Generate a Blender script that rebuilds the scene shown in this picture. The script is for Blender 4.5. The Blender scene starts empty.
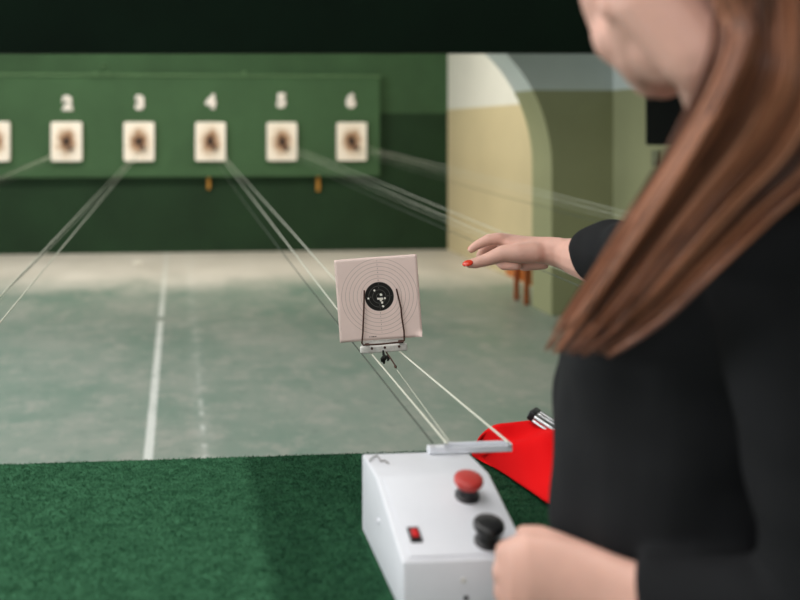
import bpy, bmesh, math, random
import numpy as np
from mathutils import Vector, Matrix, Quaternion

random.seed(7)
SC = bpy.context.scene
COL = SC.collection

# ------------------------------------------------------------------ measuring helpers
CAMZ = 1.342                       # lens height above the floor
YAW = math.radians(5.5)            # the camera looks slightly right of the lanes
FPX, CU, CV = 1000.0, 274.0, 130.0
ST, CT = math.sin(YAW), math.cos(YAW)


def RD(r, d, z):
    """right / depth / height as measured from where the photographer stood -> world point"""
    return Vector((r * CT + d * ST, -r * ST + d * CT, z))


def P(u, v, d):
    return RD((u - CU) * d / FPX, d, CAMZ - (v - CV) * d / FPX)


def onZ(u, v, z):
    return P(u, v, (CAMZ - z) * FPX / (v - CV))


def onY(u, v, y):
    t = (u - CU) / FPX
    return P(u, v, y / (CT - t * ST))


def onX(u, v, x):
    t = (u - CU) / FPX
    return P(u, v, x / (t * CT + ST))


# ------------------------------------------------------------------ object helpers
def link(o, parent=None):
    COL.objects.link(o)
    if parent is not None:
        o.parent = parent
    return o


def tag(o, label=None, cat=None, group=None, kind=None):
    if label: o['label'] = label
    if cat: o['category'] = cat
    if group: o['group'] = group
    if kind: o['kind'] = kind
    return o


def empty(name, loc, label, cat, group=None):
    o = bpy.data.objects.new(name, None)
    o.empty_display_size = 0.05
    COL.objects.link(o)
    o.location = loc
    return tag(o, label, cat, group)


def build(name, bm, mat, parent=None, smooth=None, origin=None):
    """bm holds world coordinates (or the parent's local ones when local parents are not at the origin)"""
    me = bpy.data.meshes.new(name)
    bmesh.ops.recalc_face_normals(bm, faces=bm.faces[:])
    bm.to_mesh(me)
    bm.free()
    o = bpy.data.objects.new(name, me)
    if mat: me.materials.append(mat)
    COL.objects.link(o)
    if parent is not None:
        o.parent = parent
        o.location = -Vector(parent.location)
    elif origin is not None:
        me.transform(Matrix.Translation(-Vector(origin)))
        o.location = origin
    if smooth is not None:
        if smooth >= 180:
            me.shade_smooth()
        else:
            me.shade_smooth()
            try:
                me.set_sharp_from_angle(angle=math.radians(smooth))
            except Exception:
                pass
    return o


def add_box(bm, lo, hi, bevel=0.0, seg=2, mat=None):
    lo, hi = Vector(lo), Vector(hi)
    g = bmesh.ops.create_cube(bm, size=1.0)
    vs = g['verts']
    c, s = (lo + hi) / 2, hi - lo
    for v in vs:
        v.co = Vector((c.x + v.co.x * s.x, c.y + v.co.y * s.y, c.z + v.co.z * s.z))
    if bevel > 0:
        es = list({e for v in vs for e in v.link_edges})
        r = bmesh.ops.bevel(bm, geom=es, offset=bevel, segments=seg, profile=0.5, affect='EDGES')
        vs = list({v for v in r['verts']} | {v for v in vs if v.is_valid})
    if mat is not None:
        for v in vs:
            v.co = mat @ v.co
    return vs


def frames(pts):
    pts = [Vector(p) for p in pts]
    n = len(pts)
    tans = []
    for i in range(n):
        a, b = pts[max(i - 1, 0)], pts[min(i + 1, n - 1)]
        tans.append((b - a).normalized())
    up = Vector((0, 0, 1)) if abs(tans[0].z) < 0.9 else Vector((1, 0, 0))
    x = tans[0].cross(up).normalized()
    out = []
    for i in range(n):
        if i:
            q = tans[i - 1].rotation_difference(tans[i])
            x = (q @ x).normalized()
        y = tans[i].cross(x).normalized()
        out.append((pts[i], x.copy(), y))
    return out


def add_tube(bm, pts, rad, sides=8, caps=True, flat=1.0):
    n = len(pts)
    rs = rad if isinstance(rad, (list, tuple)) else [rad] * n
    rings = []
    for (p, x, y), r in zip(frames(pts), rs):
        ring = []
        for k in range(sides):
            a = 2 * math.pi * k / sides
            ring.append(bm.verts.new(p + x * (math.cos(a) * r) + y * (math.sin(a) * r * flat)))
        rings.append(ring)
    for a, b in zip(rings, rings[1:]):
        for k in range(sides):
            bm.faces.new((a[k], a[(k + 1) % sides], b[(k + 1) % sides], b[k]))
    if caps:
        bm.faces.new(rings[0][::-1])
        bm.faces.new(rings[-1])
    return rings


def add_lathe(bm, prof, mat=None, sides=32):
    """prof: list of (radius, height); closed with caps"""
    rings = []
    for r, h in prof:
        ring = []
        for k in range(sides):
            a = 2 * math.pi * k / sides
            co = Vector((math.cos(a) * r, math.sin(a) * r, h))
            ring.append(bm.verts.new(mat @ co if mat else co))
        rings.append(ring)
    for a, b in zip(rings, rings[1:]):
        for k in range(sides):
            bm.faces.new((a[k], a[(k + 1) % sides], b[(k + 1) % sides], b[k]))
    bm.faces.new(rings[0][::-1])
    bm.faces.new(rings[-1])


def add_prism(bm, poly, axis, a0, a1):
    """poly: 2-D outline; axis 'X','Y' or 'Z' is the extrusion axis"""
    def mk(p, t):
        if axis == 'Y': return Vector((p[0], t, p[1]))
        if axis == 'X': return Vector((t, p[0], p[1]))
        return Vector((p[0], p[1], t))
    A = [bm.verts.new(mk(p, a0)) for p in poly]
    B = [bm.verts.new(mk(p, a1)) for p in poly]
    n = len(poly)
    bm.faces.new(A[::-1]); bm.faces.new(B)
    for i in range(n):
        bm.faces.new((A[i], A[(i + 1) % n], B[(i + 1) % n], B[i]))


def add_ball(bm, c, r, sub=3, mat=None):
    g = bmesh.ops.create_icosphere(bm, subdivisions=sub, radius=1.0)
    r = Vector(r) if not isinstance(r, (int, float)) else Vector((r, r, r))
    for v in g['verts']:
        co = Vector((v.co.x * r.x, v.co.y * r.y, v.co.z * r.z))
        if mat is not None:
            co = mat @ co
        v.co = co + Vector(c)
    return g['verts']


def add_capsule(bm, pts, rad, sides=14):
    """round-ended tapering limb through pts"""
    n = len(pts)
    rs = rad if isinstance(rad, (list, tuple)) else [rad] * n
    add_tube(bm, pts, list(rs), sides=sides)
    for p, r in zip(pts, rs):
        add_ball(bm, p, r, 2)


def add_loft(bm, secs, sides=32):
    """secs: (centre, axis_x*a, axis_y*b)"""
    rings = []
    for c, ax, ay in secs:
        rings.append([bm.verts.new(c + ax * math.cos(2 * math.pi * k / sides) + ay * math.sin(2 * math.pi * k / sides)) for k in range(sides)])
    for a, b in zip(rings, rings[1:]):
        for k in range(sides):
            bm.faces.new((a[k], a[(k + 1) % sides], b[(k + 1) % sides], b[k]))
    bm.faces.new(rings[0][::-1])
    bm.faces.new(rings[-1])


def fuse(name, bm, mat, parent, voxel, smooth_it=6, fac=0.5):
    """several closed shapes -> one continuous surface"""
    me = bpy.data.meshes.new(name + '_src')
    bmesh.ops.recalc_face_normals(bm, faces=bm.faces[:])
    bm.to_mesh(me); bm.free()
    t = bpy.data.objects.new(name + '_src', me)
    COL.objects.link(t)
    m = t.modifiers.new('r', 'REMESH'); m.mode = 'VOXEL'; m.voxel_size = voxel; m.use_smooth_shade = True
    if smooth_it:
        s = t.modifiers.new('s', 'SMOOTH'); s.iterations = smooth_it; s.factor = fac
    dg = bpy.context.evaluated_depsgraph_get()
    dg.update()
    new = bpy.data.meshes.new_from_object(t.evaluated_get(dg))
    bpy.data.objects.remove(t)
    new.name = name
    new.materials.clear()
    new.materials.append(mat)
    new.shade_smooth()
    o = bpy.data.objects.new(name, new)
    COL.objects.link(o)
    if parent is not None:
        o.parent = parent
        o.location = -Vector(parent.location)
    return o


def bez(pts, n):
    """Catmull-Rom through pts"""
    pts = [Vector(p) for p in pts]
    out = []
    m = len(pts) - 1
    for i in range(n):
        t = i / (n - 1) * m
        k = min(int(t), m - 1)
        f = t - k
        p0, p1, p2, p3 = pts[max(k - 1, 0)], pts[k], pts[k + 1], pts[min(k + 2, m)]
        out.append(0.5 * ((2 * p1) + (p2 - p0) * f + (2 * p0 - 5 * p1 + 4 * p2 - p3) * f * f + (3 * p1 - p0 - 3 * p2 + p3) * f ** 3))
    return out


# ------------------------------------------------------------------ material helpers
def srgb(r, g, b):
    def f(c):
        c /= 255.0
        return c / 12.92 if c <= 0.04045 else ((c + 0.055) / 1.055) ** 2.4
    return (f(r), f(g), f(b), 1.0)


class NT:
    def __init__(s, m):
        s.t = m.node_tree
        s.n = s.t.nodes
    def new(s, typ, **kw):
        n = s.n.new(typ)
        for k, v in kw.items(): setattr(n, k, v)
        return n
    def link(s, a, b): s.t.links.new(a, b)
    def math(s, op, a, b=None, c=None, clamp=False):
        n = s.new('ShaderNodeMath', operation=op, use_clamp=clamp)
        for i, x in enumerate((a, b, c)):
            if x is None: continue
            if isinstance(x, (int, float)): n.inputs[i].default_value = x
            else: s.link(x, n.inputs[i])
        return n.outputs[0]
    def mix(s, fac, a, b):
        n = s.new('ShaderNodeMix', data_type='RGBA')
        for sock, x in ((n.inputs[0], fac), (n.inputs[6], a), (n.inputs[7], b)):
            if isinstance(x, (int, float, tuple)): sock.default_value = x
            else: s.link(x, sock)
        return n.outputs[2]
    def ramp(s, x, stops):
        n = s.new('ShaderNodeValToRGB')
        e = n.color_ramp.elements
        while len(e) < len(stops): e.new(0.5)
        for el, (p, c) in zip(e, stops):
            el.position = p
            el.color = c if isinstance(c, tuple) else (c, c, c, 1)
        s.link(x, n.inputs[0])
        return n.outputs[0]
    def noise(s, vec, scale, detail=4, rough=0.6):
        n = s.new('ShaderNodeTexNoise')
        n.inputs['Scale'].default_value = scale
        n.inputs['Detail'].default_value = detail
        n.inputs['Roughness'].default_value = rough
        if vec is not None: s.link(vec, n.inputs['Vector'])
        return n.outputs[0]
    def step(s, x, edge, soft):
        n = s.new('ShaderNodeMapRange')
        n.inputs['From Min'].default_value = edge - soft
        n.inputs['From Max'].default_value = edge + soft
        s.link(x, n.inputs['Value'])
        return n.outputs[0]
    def scale(s, vec, sx, sy, sz):
        n = s.new('ShaderNodeVectorMath', operation='MULTIPLY')
        s.link(vec, n.inputs[0]); n.inputs[1].default_value = (sx, sy, sz)
        return n.outputs[0]


def mat(name, color=None, rough=0.6, metal=0.0, var=0.0, vscale=8.0, bump=0.0, bscale=60.0, spec=0.5, **kw):
    m = bpy.data.materials.new(name)
    m.use_nodes = True
    t = NT(m)
    b = t.n['Principled BSDF']
    b.inputs['Roughness'].default_value = rough
    b.inputs['Metallic'].default_value = metal
    b.inputs['Specular IOR Level'].default_value = spec
    tc = t.new('ShaderNodeTexCoord')
    if color is not None:
        if var > 0:
            f = t.noise(tc.outputs['Object'], vscale, 5, 0.65)
            lo = tuple(c * (1 - var) for c in color[:3]) + (1,)
            hi = tuple(min(1, c * (1 + var)) for c in color[:3]) + (1,)
            t.link(t.ramp(f, [(0.3, lo), (0.7, hi)]), b.inputs['Base Color'])
        else:
            b.inputs['Base Color'].default_value = color
    if bump > 0:
        bn = t.new('ShaderNodeBump')
        bn.inputs['Strength'].default_value = bump
        bn.inputs['Distance'].default_value = 0.004
        t.link(t.noise(tc.outputs['Object'], bscale, 5, 0.6), bn.inputs['Height'])
        t.link(bn.outputs[0], b.inputs['Normal'])
    for k, v in kw.items():
        b.inputs[k.replace('_', ' ')].default_value = v
    return m


def zpaint(name, low, high, h, ystep=None, rough=0.7, var=0.06):
    """wall paint: one colour below height h, another above"""
    m = bpy.data.materials.new(name); m.use_nodes = True
    t = NT(m); b = t.n['Principled BSDF']; b.inputs['Roughness'].default_value = rough
    b.inputs['Specular IOR Level'].default_value = 0.25
    g = t.new('ShaderNodeNewGeometry'); sep = t.new('ShaderNodeSeparateXYZ')
    t.link(g.outputs['Position'], sep.inputs[0])
    f = t.step(sep.outputs[2], h, 0.006)
    n = t.ramp(t.noise(g.outputs['Position'], 1.7, 5, 0.6), [(0.3, 1 - var), (0.7, 1 + var)])
    c = t.mix(f, low, high)
    mm = t.new('ShaderNodeMix', data_type='RGBA', blend_type='MULTIPLY'); mm.inputs[0].default_value = 1
    t.link(c, mm.inputs[6]); t.link(n, mm.inputs[7])
    t.link(mm.outputs[2], b.inputs['Base Color'])
    return m


M = {}
M['baffle'] = mat('baffle_dark', srgb(6, 20, 11), 0.9, var=0.25, vscale=1.5, spec=0.1)
M['wall_green'] = zpaint('wall_green', srgb(29, 52, 31), srgb(58, 86, 57), 1.53, var=0.2, rough=0.8)
M['board_green'] = mat('board_green', srgb(62, 90, 61), 0.8, var=0.16, vscale=1.1, spec=0.2)
M['trim_green'] = mat('trim_green', srgb(84, 116, 78), 0.8, var=0.15, vscale=6)
M['tan'] = zpaint('tan_wall', srgb(205, 190, 152), srgb(226, 224, 214), 1.572, var=0.04)
M['olive'] = zpaint('olive_wall', srgb(152, 153, 117), srgb(202, 209, 205), 1.63, var=0.05)
M['plain_wall'] = mat('plain_wall', srgb(190, 188, 172), 0.8)
M['ceiling'] = mat('ceiling_paint', srgb(150, 152, 146), 0.9)
M['number'] = mat('number_white', srgb(236, 228, 222), 0.7)
M['wood_orange'] = mat('orange_wood', srgb(196, 110, 44), 0.45, var=0.2, vscale=12)
M['wood_leg'] = mat('brown_wood', srgb(150, 74, 26), 0.45, var=0.2, vscale=12)
M['peg'] = mat('peg_ochre', srgb(170, 120, 40), 0.6)
M['black_plastic'] = mat('black_plastic', srgb(20, 20, 22), 0.38)
M['black_box'] = mat('black_box', srgb(9, 11, 10), 0.9, spec=0.1)
M['white_metal'] = mat('white_paint', srgb(218, 220, 226), 0.42, var=0.03, vscale=14, bump=0.05, bscale=120)
M['white_worn'] = mat('white_worn', srgb(206, 204, 198), 0.5, var=0.22, vscale=60)
M['red_button'] = mat('red_button', srgb(178, 52, 46), 0.45, var=0.06, vscale=60)
M['red_cloth'] = mat('red_cloth', srgb(222, 3, 8), 0.85, bump=0.25, bscale=350, spec=0.15)
M['chrome'] = mat('chrome', srgb(225, 225, 228), 0.18, metal=1.0)
M['steel'] = mat('steel', srgb(120, 115, 110), 0.4, metal=0.9)
M['wire_rust'] = mat('rusty_wire', srgb(70, 42, 32), 0.55, metal=0.35, var=0.35, vscale=200)
M['cord_white'] = mat('pale_cord', srgb(205, 205, 190), 0.7)
M['cord_dark'] = mat('dark_cord', srgb(72, 80, 70), 0.7)
M['black_thread'] = mat('black_thread', srgb(22, 24, 18), 0.8)
M['skin'] = mat('skin', srgb(208, 163, 147), 0.5, var=0.05, vscale=25, spec=0.35)
M['lips'] = mat('lips', srgb(176, 84, 80), 0.4)
M['eye'] = mat('eye', srgb(230, 228, 224), 0.2)
M['nail'] = mat('nail_polish', srgb(214, 62, 40), 0.18)
M['blazer'] = mat('black_cloth', srgb(19, 20, 22), 0.85, var=0.15, vscale=5, bump=0.15, bscale=300, spec=0.2)
M['shoe'] = mat('shoe', srgb(20, 18, 18), 0.4)
M['hole'] = mat('torn_paper', srgb(240, 236, 226), 0.9)
M['caption'] = mat('print_ink', srgb(60, 50, 48), 0.8)

# skin: a little light passes through
sb = M['skin'].node_tree.nodes['Principled BSDF']
sb.inputs['Subsurface Weight'].default_value = 0.12
sb.inputs['Subsurface Radius'].default_value = (0.012, 0.005, 0.003)

# rocker lamp of the control box
lm = bpy.data.materials.new('rocker_red'); lm.use_nodes = True
b_ = lm.node_tree.nodes['Principled BSDF']
b_.inputs['Base Color'].default_value = srgb(170, 6, 12)
b_.inputs['Emission Color'].default_value = srgb(255, 20, 25)
b_.inputs['Emission Strength'].default_value = 0.16
M['rocker'] = lm

# hair: four natural tones of brown, a lock has one of them
for k_, c_ in enumerate(((64, 36, 23), (112, 67, 45), (152, 98, 70), (188, 132, 104))):
    M[f'hair{k_}'] = mat(f'brown_hair_{k_}', srgb(*c_), 0.42, var=0.12, vscale=40, spec=0.4)
M['hair_under'] = mat('brown_hair_under', srgb(96, 56, 38), 0.5, var=.2, vscale=30)

# floor: worn grey-green paint, bare beige strip by the target wall, white lane lines
fm = bpy.data.materials.new('floor_paint'); fm.use_nodes = True
t = NT(fm); b_ = t.n['Principled BSDF']
g = t.new('ShaderNodeNewGeometry'); sep = t.new('ShaderNodeSeparateXYZ')
pos = g.outputs['Position']; t.link(pos, sep.inputs[0])
X, Y = sep.outputs[0], sep.outputs[1]
n1 = t.noise(t.scale(pos, 1.0, 0.55, 1), 1.6, 8, 0.68)
n2 = t.noise(t.scale(pos, 1.0, 0.75, 1), 6.5, 9, 0.75)
n3 = t.noise(pos, 11.0, 4, 0.6)
green = t.mix(t.ramp(n1, [(0.36, 0), (0.66, 1)]), srgb(116, 140, 128), srgb(152, 158, 149))
green = t.mix(t.math('MULTIPLY', t.ramp(n2, [(0.50, 0), (0.62, 1)]), 0.65), green, srgb(168, 168, 160))
green = t.mix(t.math('MULTIPLY', t.ramp(n3, [(0.56, 0), (0.70, 1)]), 0.45), green, srgb(98, 124, 113))
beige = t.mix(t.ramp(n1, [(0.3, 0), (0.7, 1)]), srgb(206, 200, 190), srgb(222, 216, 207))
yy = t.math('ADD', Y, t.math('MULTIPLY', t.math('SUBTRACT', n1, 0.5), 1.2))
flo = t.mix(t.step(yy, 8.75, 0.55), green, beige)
def band(x, c, hw, soft):
    return t.math('SUBTRACT', 1.0, t.step(t.math('ABSOLUTE', t.math('SUBTRACT', x, c)), hw, soft), clamp=True)
wear = t.ramp(n2, [(0.30, 0.55), (0.5, 1)])
xw = t.math('ADD', X, t.math('MULTIPLY', t.math('SUBTRACT', n3, 0.5), 0.012))
l1 = t.math('MULTIPLY', band(xw, -0.12, 0.019, 0.004), wear)
gap = band(Y, 7.15, 0.09, 0.02)
l1 = t.math('MULTIPLY', l1, t.math('SUBTRACT', 1.0, gap, clamp=True))
far = t.step(Y, 7.6, 0.5)
l1 = t.math('MULTIPLY', l1, t.math('SUBTRACT', 0.95, t.math('MULTIPLY', far, 0.45)))
dash = t.math('MULTIPLY', t.step(t.noise(t.scale(pos, 0.01, 1, 0), 7.0, 2, 0.5), 0.5, 0.06), t.math('SUBTRACT', 1.0, t.step(Y, 5.4, 0.9), clamp=True))
l2 = t.math('MULTIPLY', t.math('MULTIPLY', band(xw, 0.112, 0.012, 0.006), dash), 0.6)
l2b = t.math('MULTIPLY', t.math('MULTIPLY', band(xw, 0.112, 0.03, 0.03), t.ramp(n2, [(0.4, 0.0), (0.62, 1)])), 0.22)
l3 = t.math('MULTIPLY', t.math('MULTIPLY', band(Y, 6.9, 0.045, 0.03), t.ramp(n1, [(0.45, 0.0), (0.6, 1)])), 0.16)
allw = t.math('MAXIMUM', t.math('MAXIMUM', l1, l2), t.math('MAXIMUM', l2b, l3), clamp=True)
flo = t.mix(allw, flo, srgb(226, 228, 224))
t.link(flo, b_.inputs['Base Color'])
t.link(t.ramp(n1, [(0.3, 0.38), (0.7, 0.55)]), b_.inputs['Roughness'])
b_.inputs['Specular IOR Level'].default_value = 0.35
M['floor'] = fm

# carpet: two strips of green needle felt, the right one a shade darker
cm = bpy.data.materials.new('green_carpet'); cm.use_nodes = True
t = NT(cm); b_ = t.n['Principled BSDF']
g = t.new('ShaderNodeNewGeometry'); sep = t.new('ShaderNodeSeparateXYZ'); pos = g.outputs['Position']; t.link(pos, sep.inputs[0])
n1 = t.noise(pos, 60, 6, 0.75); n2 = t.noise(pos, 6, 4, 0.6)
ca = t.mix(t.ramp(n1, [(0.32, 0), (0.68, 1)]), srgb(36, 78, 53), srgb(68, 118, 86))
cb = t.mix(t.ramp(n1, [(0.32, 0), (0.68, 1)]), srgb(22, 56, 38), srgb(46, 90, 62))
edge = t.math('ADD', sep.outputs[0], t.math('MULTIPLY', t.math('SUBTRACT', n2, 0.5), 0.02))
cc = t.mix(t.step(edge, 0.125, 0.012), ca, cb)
t.link(cc, b_.inputs['Base Color'])
b_.inputs['Roughness'].default_value = 0.95
b_.inputs['Specular IOR Level'].default_value = 0.1
M['carpet'] = cm

# near paper target: rings printed round the black
pm = bpy.data.materials.new('paper_target'); pm.use_nodes = True
t = NT(pm); b_ = t.n['Principled BSDF']; b_.inputs['Roughness'].default_value = 0.8
b_.inputs['Specular IOR Level'].default_value = 0.2
tc = t.new('ShaderNodeTexCoord'); sep = t.new('ShaderNodeSeparateXYZ'); t.link(tc.outputs['Object'], sep.inputs[0])
x = t.math('SUBTRACT', sep.outputs[0], 0.0025); z = t.math('SUBTRACT', sep.outputs[2], 0.0035)
r = t.math('MULTIPLY', t.math('SQRT', t.math('ADD', t.math('MULTIPLY', x, x), t.math('MULTIPLY', z, z))), 1000.0)
fr = t.math('ABSOLUTE', t.math('SUBTRACT', t.math('FRACT', t.math('ADD', t.math('DIVIDE', t.math('SUBTRACT', r, 5.75), 8.0), 0.5)), 0.5))
ring = t.math('SUBTRACT', 1.0, t.step(fr, 0.05, 0.02), clamp=True)
ring = t.math('MULTIPLY', ring, t.math('LESS_THAN', r, 78.6))
black = t.math('LESS_THAN', r, 29.75)
paper = t.mix(t.ramp(t.noise(tc.outputs['Object'], 30, 4, 0.6), [(0.3, 0), (0.7, 1)]), srgb(230, 208, 200), srgb(236, 214, 206))
paper = t.mix(t.math('MULTIPLY', ring, 0.55), paper, srgb(110, 98, 92))
blk = t.mix(t.math('MULTIPLY', ring, 0.4), srgb(32, 31, 29), srgb(150, 148, 142))
t.link(t.mix(black, paper, blk), b_.inputs['Base Color'])
M['paper'] = pm

# far target plates: cream board with a shot-worn brown middle
wm = bpy.data.materials.new('worn_target_plate'); wm.use_nodes = True
t = NT(wm); b_ = t.n['Principled BSDF']; b_.inputs['Roughness'].default_value = 0.8
tc = t.new('ShaderNodeTexCoord'); oi = t.new('ShaderNodeObjectInfo')
ad = t.new('ShaderNodeVectorMath', operation='ADD'); t.link(tc.outputs['Object'], ad.inputs[0])
mu = t.new('ShaderNodeVectorMath', operation='SCALE'); mu.inputs[0].default_value = (3, 7, 5); t.link(oi.outputs['Random'], mu.inputs['Scale'])
t.link(mu.outputs[0], ad.inputs[1])
n1 = t.noise(ad.outputs[0], 14, 5, 0.65)
sep = t.new('ShaderNodeSeparateXYZ'); t.link(tc.outputs['Object'], sep.inputs[0])
x = t.math('MULTIPLY', sep.outputs[0], 1.35); z = t.math('MULTIPLY', sep.outputs[2], 1.0)
rr = t.math('SQRT', t.math('ADD', t.math('MULTIPLY', x, x), t.math('MULTIPLY', z, z)))
rr = t.math('ADD', rr, t.math('MULTIPLY', t.math('SUBTRACT', n1, 0.5), 0.16))
base = t.ramp(rr, [(0.0, srgb(70, 46, 30)), (0.05, srgb(112, 78, 56)), (0.10, srgb(176, 142, 114)), (0.145, srgb(222, 206, 188)), (0.2, srgb(238, 228, 216))])
z2 = t.math('ADD', sep.outputs[2], -0.002)
r2 = t.math('SQRT', t.math('ADD', t.math('MULTIPLY', sep.outputs[0], sep.outputs[0]), t.math('MULTIPLY', z2, z2)))
hole = t.math('SUBTRACT', 1.0, t.step(r2, 0.034, 0.012), clamp=True)
t.link(t.mix(hole, base, srgb(20, 15, 10)), b_.inputs['Base Color'])
M['plate'] = wm

# ------------------------------------------------------------------ the setting
XL, XR, YB, YF, ZC = -5.0, 3.02, -2.6, 11.0, 3.0
XW = 3.15                      # the near stretch of the right wall stands a little further out


def struct(name, bm, m, smooth=None):
    return tag(build(name, bm, m, None, smooth), kind='structure')


bm = bmesh.new(); add_box(bm, (XL - .2, YB - .2, -.1), (XR + .2, YF + .2, 0)); struct('floor', bm, M['floor'])
bm = bmesh.new(); add_box(bm, (XL - .2, YB - .2, ZC), (XR + .2, YF + .2, ZC + .1)); struct('ceiling', bm, M['ceiling'])
bm = bmesh.new(); add_box(bm, (XL - .2, YF, 0), (XR + .2, YF + .15, ZC)); struct('wall_far', bm, M['wall_green'])
bm = bmesh.new(); add_box(bm, (XR, 7.4, 0), (XR + .28, YF, ZC)); struct('wall_right', bm, M['tan'])
bm = bmesh.new(); add_box(bm, (XW, YB, 0), (XW + .15, 7.39, ZC)); struct('wall_right_front', bm, M['olive'])
bm = bmesh.new(); add_box(bm, (XL - .15, YB, 0), (XL, YF, ZC)); struct('wall_left', bm, M['plain_wall'])
bm = bmesh.new(); add_box(bm, (XL - .15, YB - .15, 0), (XR + .15, YB, ZC)); struct('wall_back', bm, M['plain_wall'])

# transverse arch springing from the right wall
R = 1.149
xa, zs = 2.69, 1.076
poly = [(XW + .15, 0), (xa, 0)]
for k in range(25):
    a = math.radians(80 * k / 24)
    poly.append((xa - R + R * math.cos(a), zs + R * math.sin(a)))
poly += [(1.0, 2.32), (XL, 2.36), (XL, ZC), (XW + .15, ZC)]
bm = bmesh.new(); add_prism(bm, poly, 'Y', 7.0, 7.4); struct('wall_arch', bm, M['olive'], 30)

# dark overhead baffle that hides the target lamps
a0, a1 = onY(-60, 52.4, 5.3), onY(700, 52.0, 5.3)
sl = (a1.z - a0.z) / (a1.x - a0.x)
bm = bmesh.new()
add_prism(bm, [(XL, a0.z + sl * (XL - a0.x)), (XW, a0.z + sl * (XW - a0.x)), (XW, ZC), (XL, ZC)], 'Y', 5.3, 5.42)
struct('beam_overhead', bm, M['baffle'])

# ------------------------------------------------------------------ numbered target board on the far wall
YBD = 10.9
lanes_u = {1: -5.0, 2: 67.0, 3: 139.2, 4: 210.3, 5: 281.5, 6: 351.0}
laneX = {k: onY(u, 141, YBD).x for k, u in lanes_u.items()}
zt, zb = onY(190, 76, YBD).z, onY(190, 177, YBD).z
xr = onY(380, 130, YBD).x
board = empty('target_backboard', (0, YBD, zb), 'green backboard behind the targets with white lane numbers across the far wall', 'backboard')
bm = bmesh.new(); add_box(bm, (-3.2, YBD, zb), (xr, YF, zt), 0.006); build('panel', bm, M['board_green'], board)
bm = bmesh.new(); add_box(bm, (-3.2, YBD - .03, zt - .006), (xr + .003, YF - .001, zt + .016), 0.004); build('top_rail', bm, M['trim_green'], board)
for (uu, vv) in ((95, 74.5), (108, 74.5), (244, 73)):
    bm = bmesh.new(); p = onY(uu, vv, YBD - .05); add_lathe(bm, [(.012, 0), (.022, .01), (.022, .022), (.01, .03)], Matrix.Translation(p) @ Matrix.Rotation(math.radians(90), 4, 'X'), 16)
    build('hook', bm, M['trim_green'], board, 40)
for (uu, vv) in ((208.7, 184), (318.2, 186)):
    p = onY(uu, vv, 10.96)
    bm = bmesh.new(); add_box(bm, (p.x - .018, 10.95, p.z - .06), (p.x + .018, 10.999, zb + .004), 0.006); build('bracket', bm, M['peg'], board)
# small ring fixed to the wall above the rail
p = onY(103, 67, 10.98)
bm = bmesh.new(); add_tube(bm, [p + Vector((math.cos(a) * .028, -.004, math.sin(a) * .028)) for a in [k * math.pi / 8 for k in range(17)]], .006, 8)
tag(build('wall_ring', bm, M['trim_green'], None, 60, origin=p), 'small pale ring on the green wall above the rail', 'ring')


def text_mesh(name, body, size, m, parent, loc, rot, depth=0.004, offset=0.0, align='CENTER'):
    cu = bpy.data.curves.new(name, 'FONT')
    cu.body = body; cu.size = size; cu.align_x = align; cu.align_y = 'CENTER'; cu.extrude = depth; cu.bevel_depth = offset; cu.bevel_resolution = 1
    o = bpy.data.objects.new(name + '_src', cu); COL.objects.link(o)
    dg = bpy.context.evaluated_depsgraph_get(); dg.update()
    me = bpy.data.meshes.new_from_object(o.evaluated_get(dg))
    bpy.data.objects.remove(o)
    me.name = name
    me.materials.clear(); me.materials.append(m)
    if align == 'CENTER' and len(me.vertices):
        xs = [v.co.x for v in me.vertices]; ys = [v.co.y for v in me.vertices]
        me.transform(Matrix.Translation((-(min(xs) + max(xs)) / 2, -(min(ys) + max(ys)) / 2, 0)))
    q = bpy.data.objects.new(name, me); COL.objects.link(q)
    q.matrix_world = Matrix.Translation(loc) @ rot
    if parent is not None:
        q.parent = parent
        q.location = Vector(loc) - Vector(parent.location)
    return q


RX90 = Matrix.Rotation(math.radians(90), 4, 'X')
num_uv = {2: (67.5, 103), 3: (139.8, 102.5), 4: (210.8, 101.5), 5: (281.6, 100.5), 6: (351, 100.5)}
for k, (uu, vv) in num_uv.items():
    q = text_mesh('numeral', str(k), 0.195, M['number'], board, onY(uu, vv, YBD - .012), RX90, 0.001, 0.0150)
    q['label'] = f'white number {k}'

for k in laneX:
    pc = onY(lanes_u[k], 141.5, YBD - .05)
    w, h = 0.325, 0.42
    if k == 1: lab = 'cream target plate cut off by the left edge, beside the plate numbered 2'
    else: lab = f'cream target plate with brown shot-worn middle under number {k}'
    bm = bmesh.new()
    pl = []
    rc = 0.022
    for cx, cz, a in ((w / 2 - rc, h / 2 - rc, 0), (-w / 2 + rc, h / 2 - rc, 90), (-w / 2 + rc, -h / 2 + rc, 180), (w / 2 - rc, -h / 2 + rc, 270)):
        for j in range(5):
            an = math.radians(a + j * 22.5)
            pl.append((cx + rc * math.cos(an), cz + rc * math.sin(an)))
    add_prism(bm, pl, 'Y', -0.01, 0.0495)
    o = build('target_plate', bm, M['plate'])
    o.location = (laneX[k], pc.y, pc.z)
    tag(o, lab, 'target', 'target plates on the far board')

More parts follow.
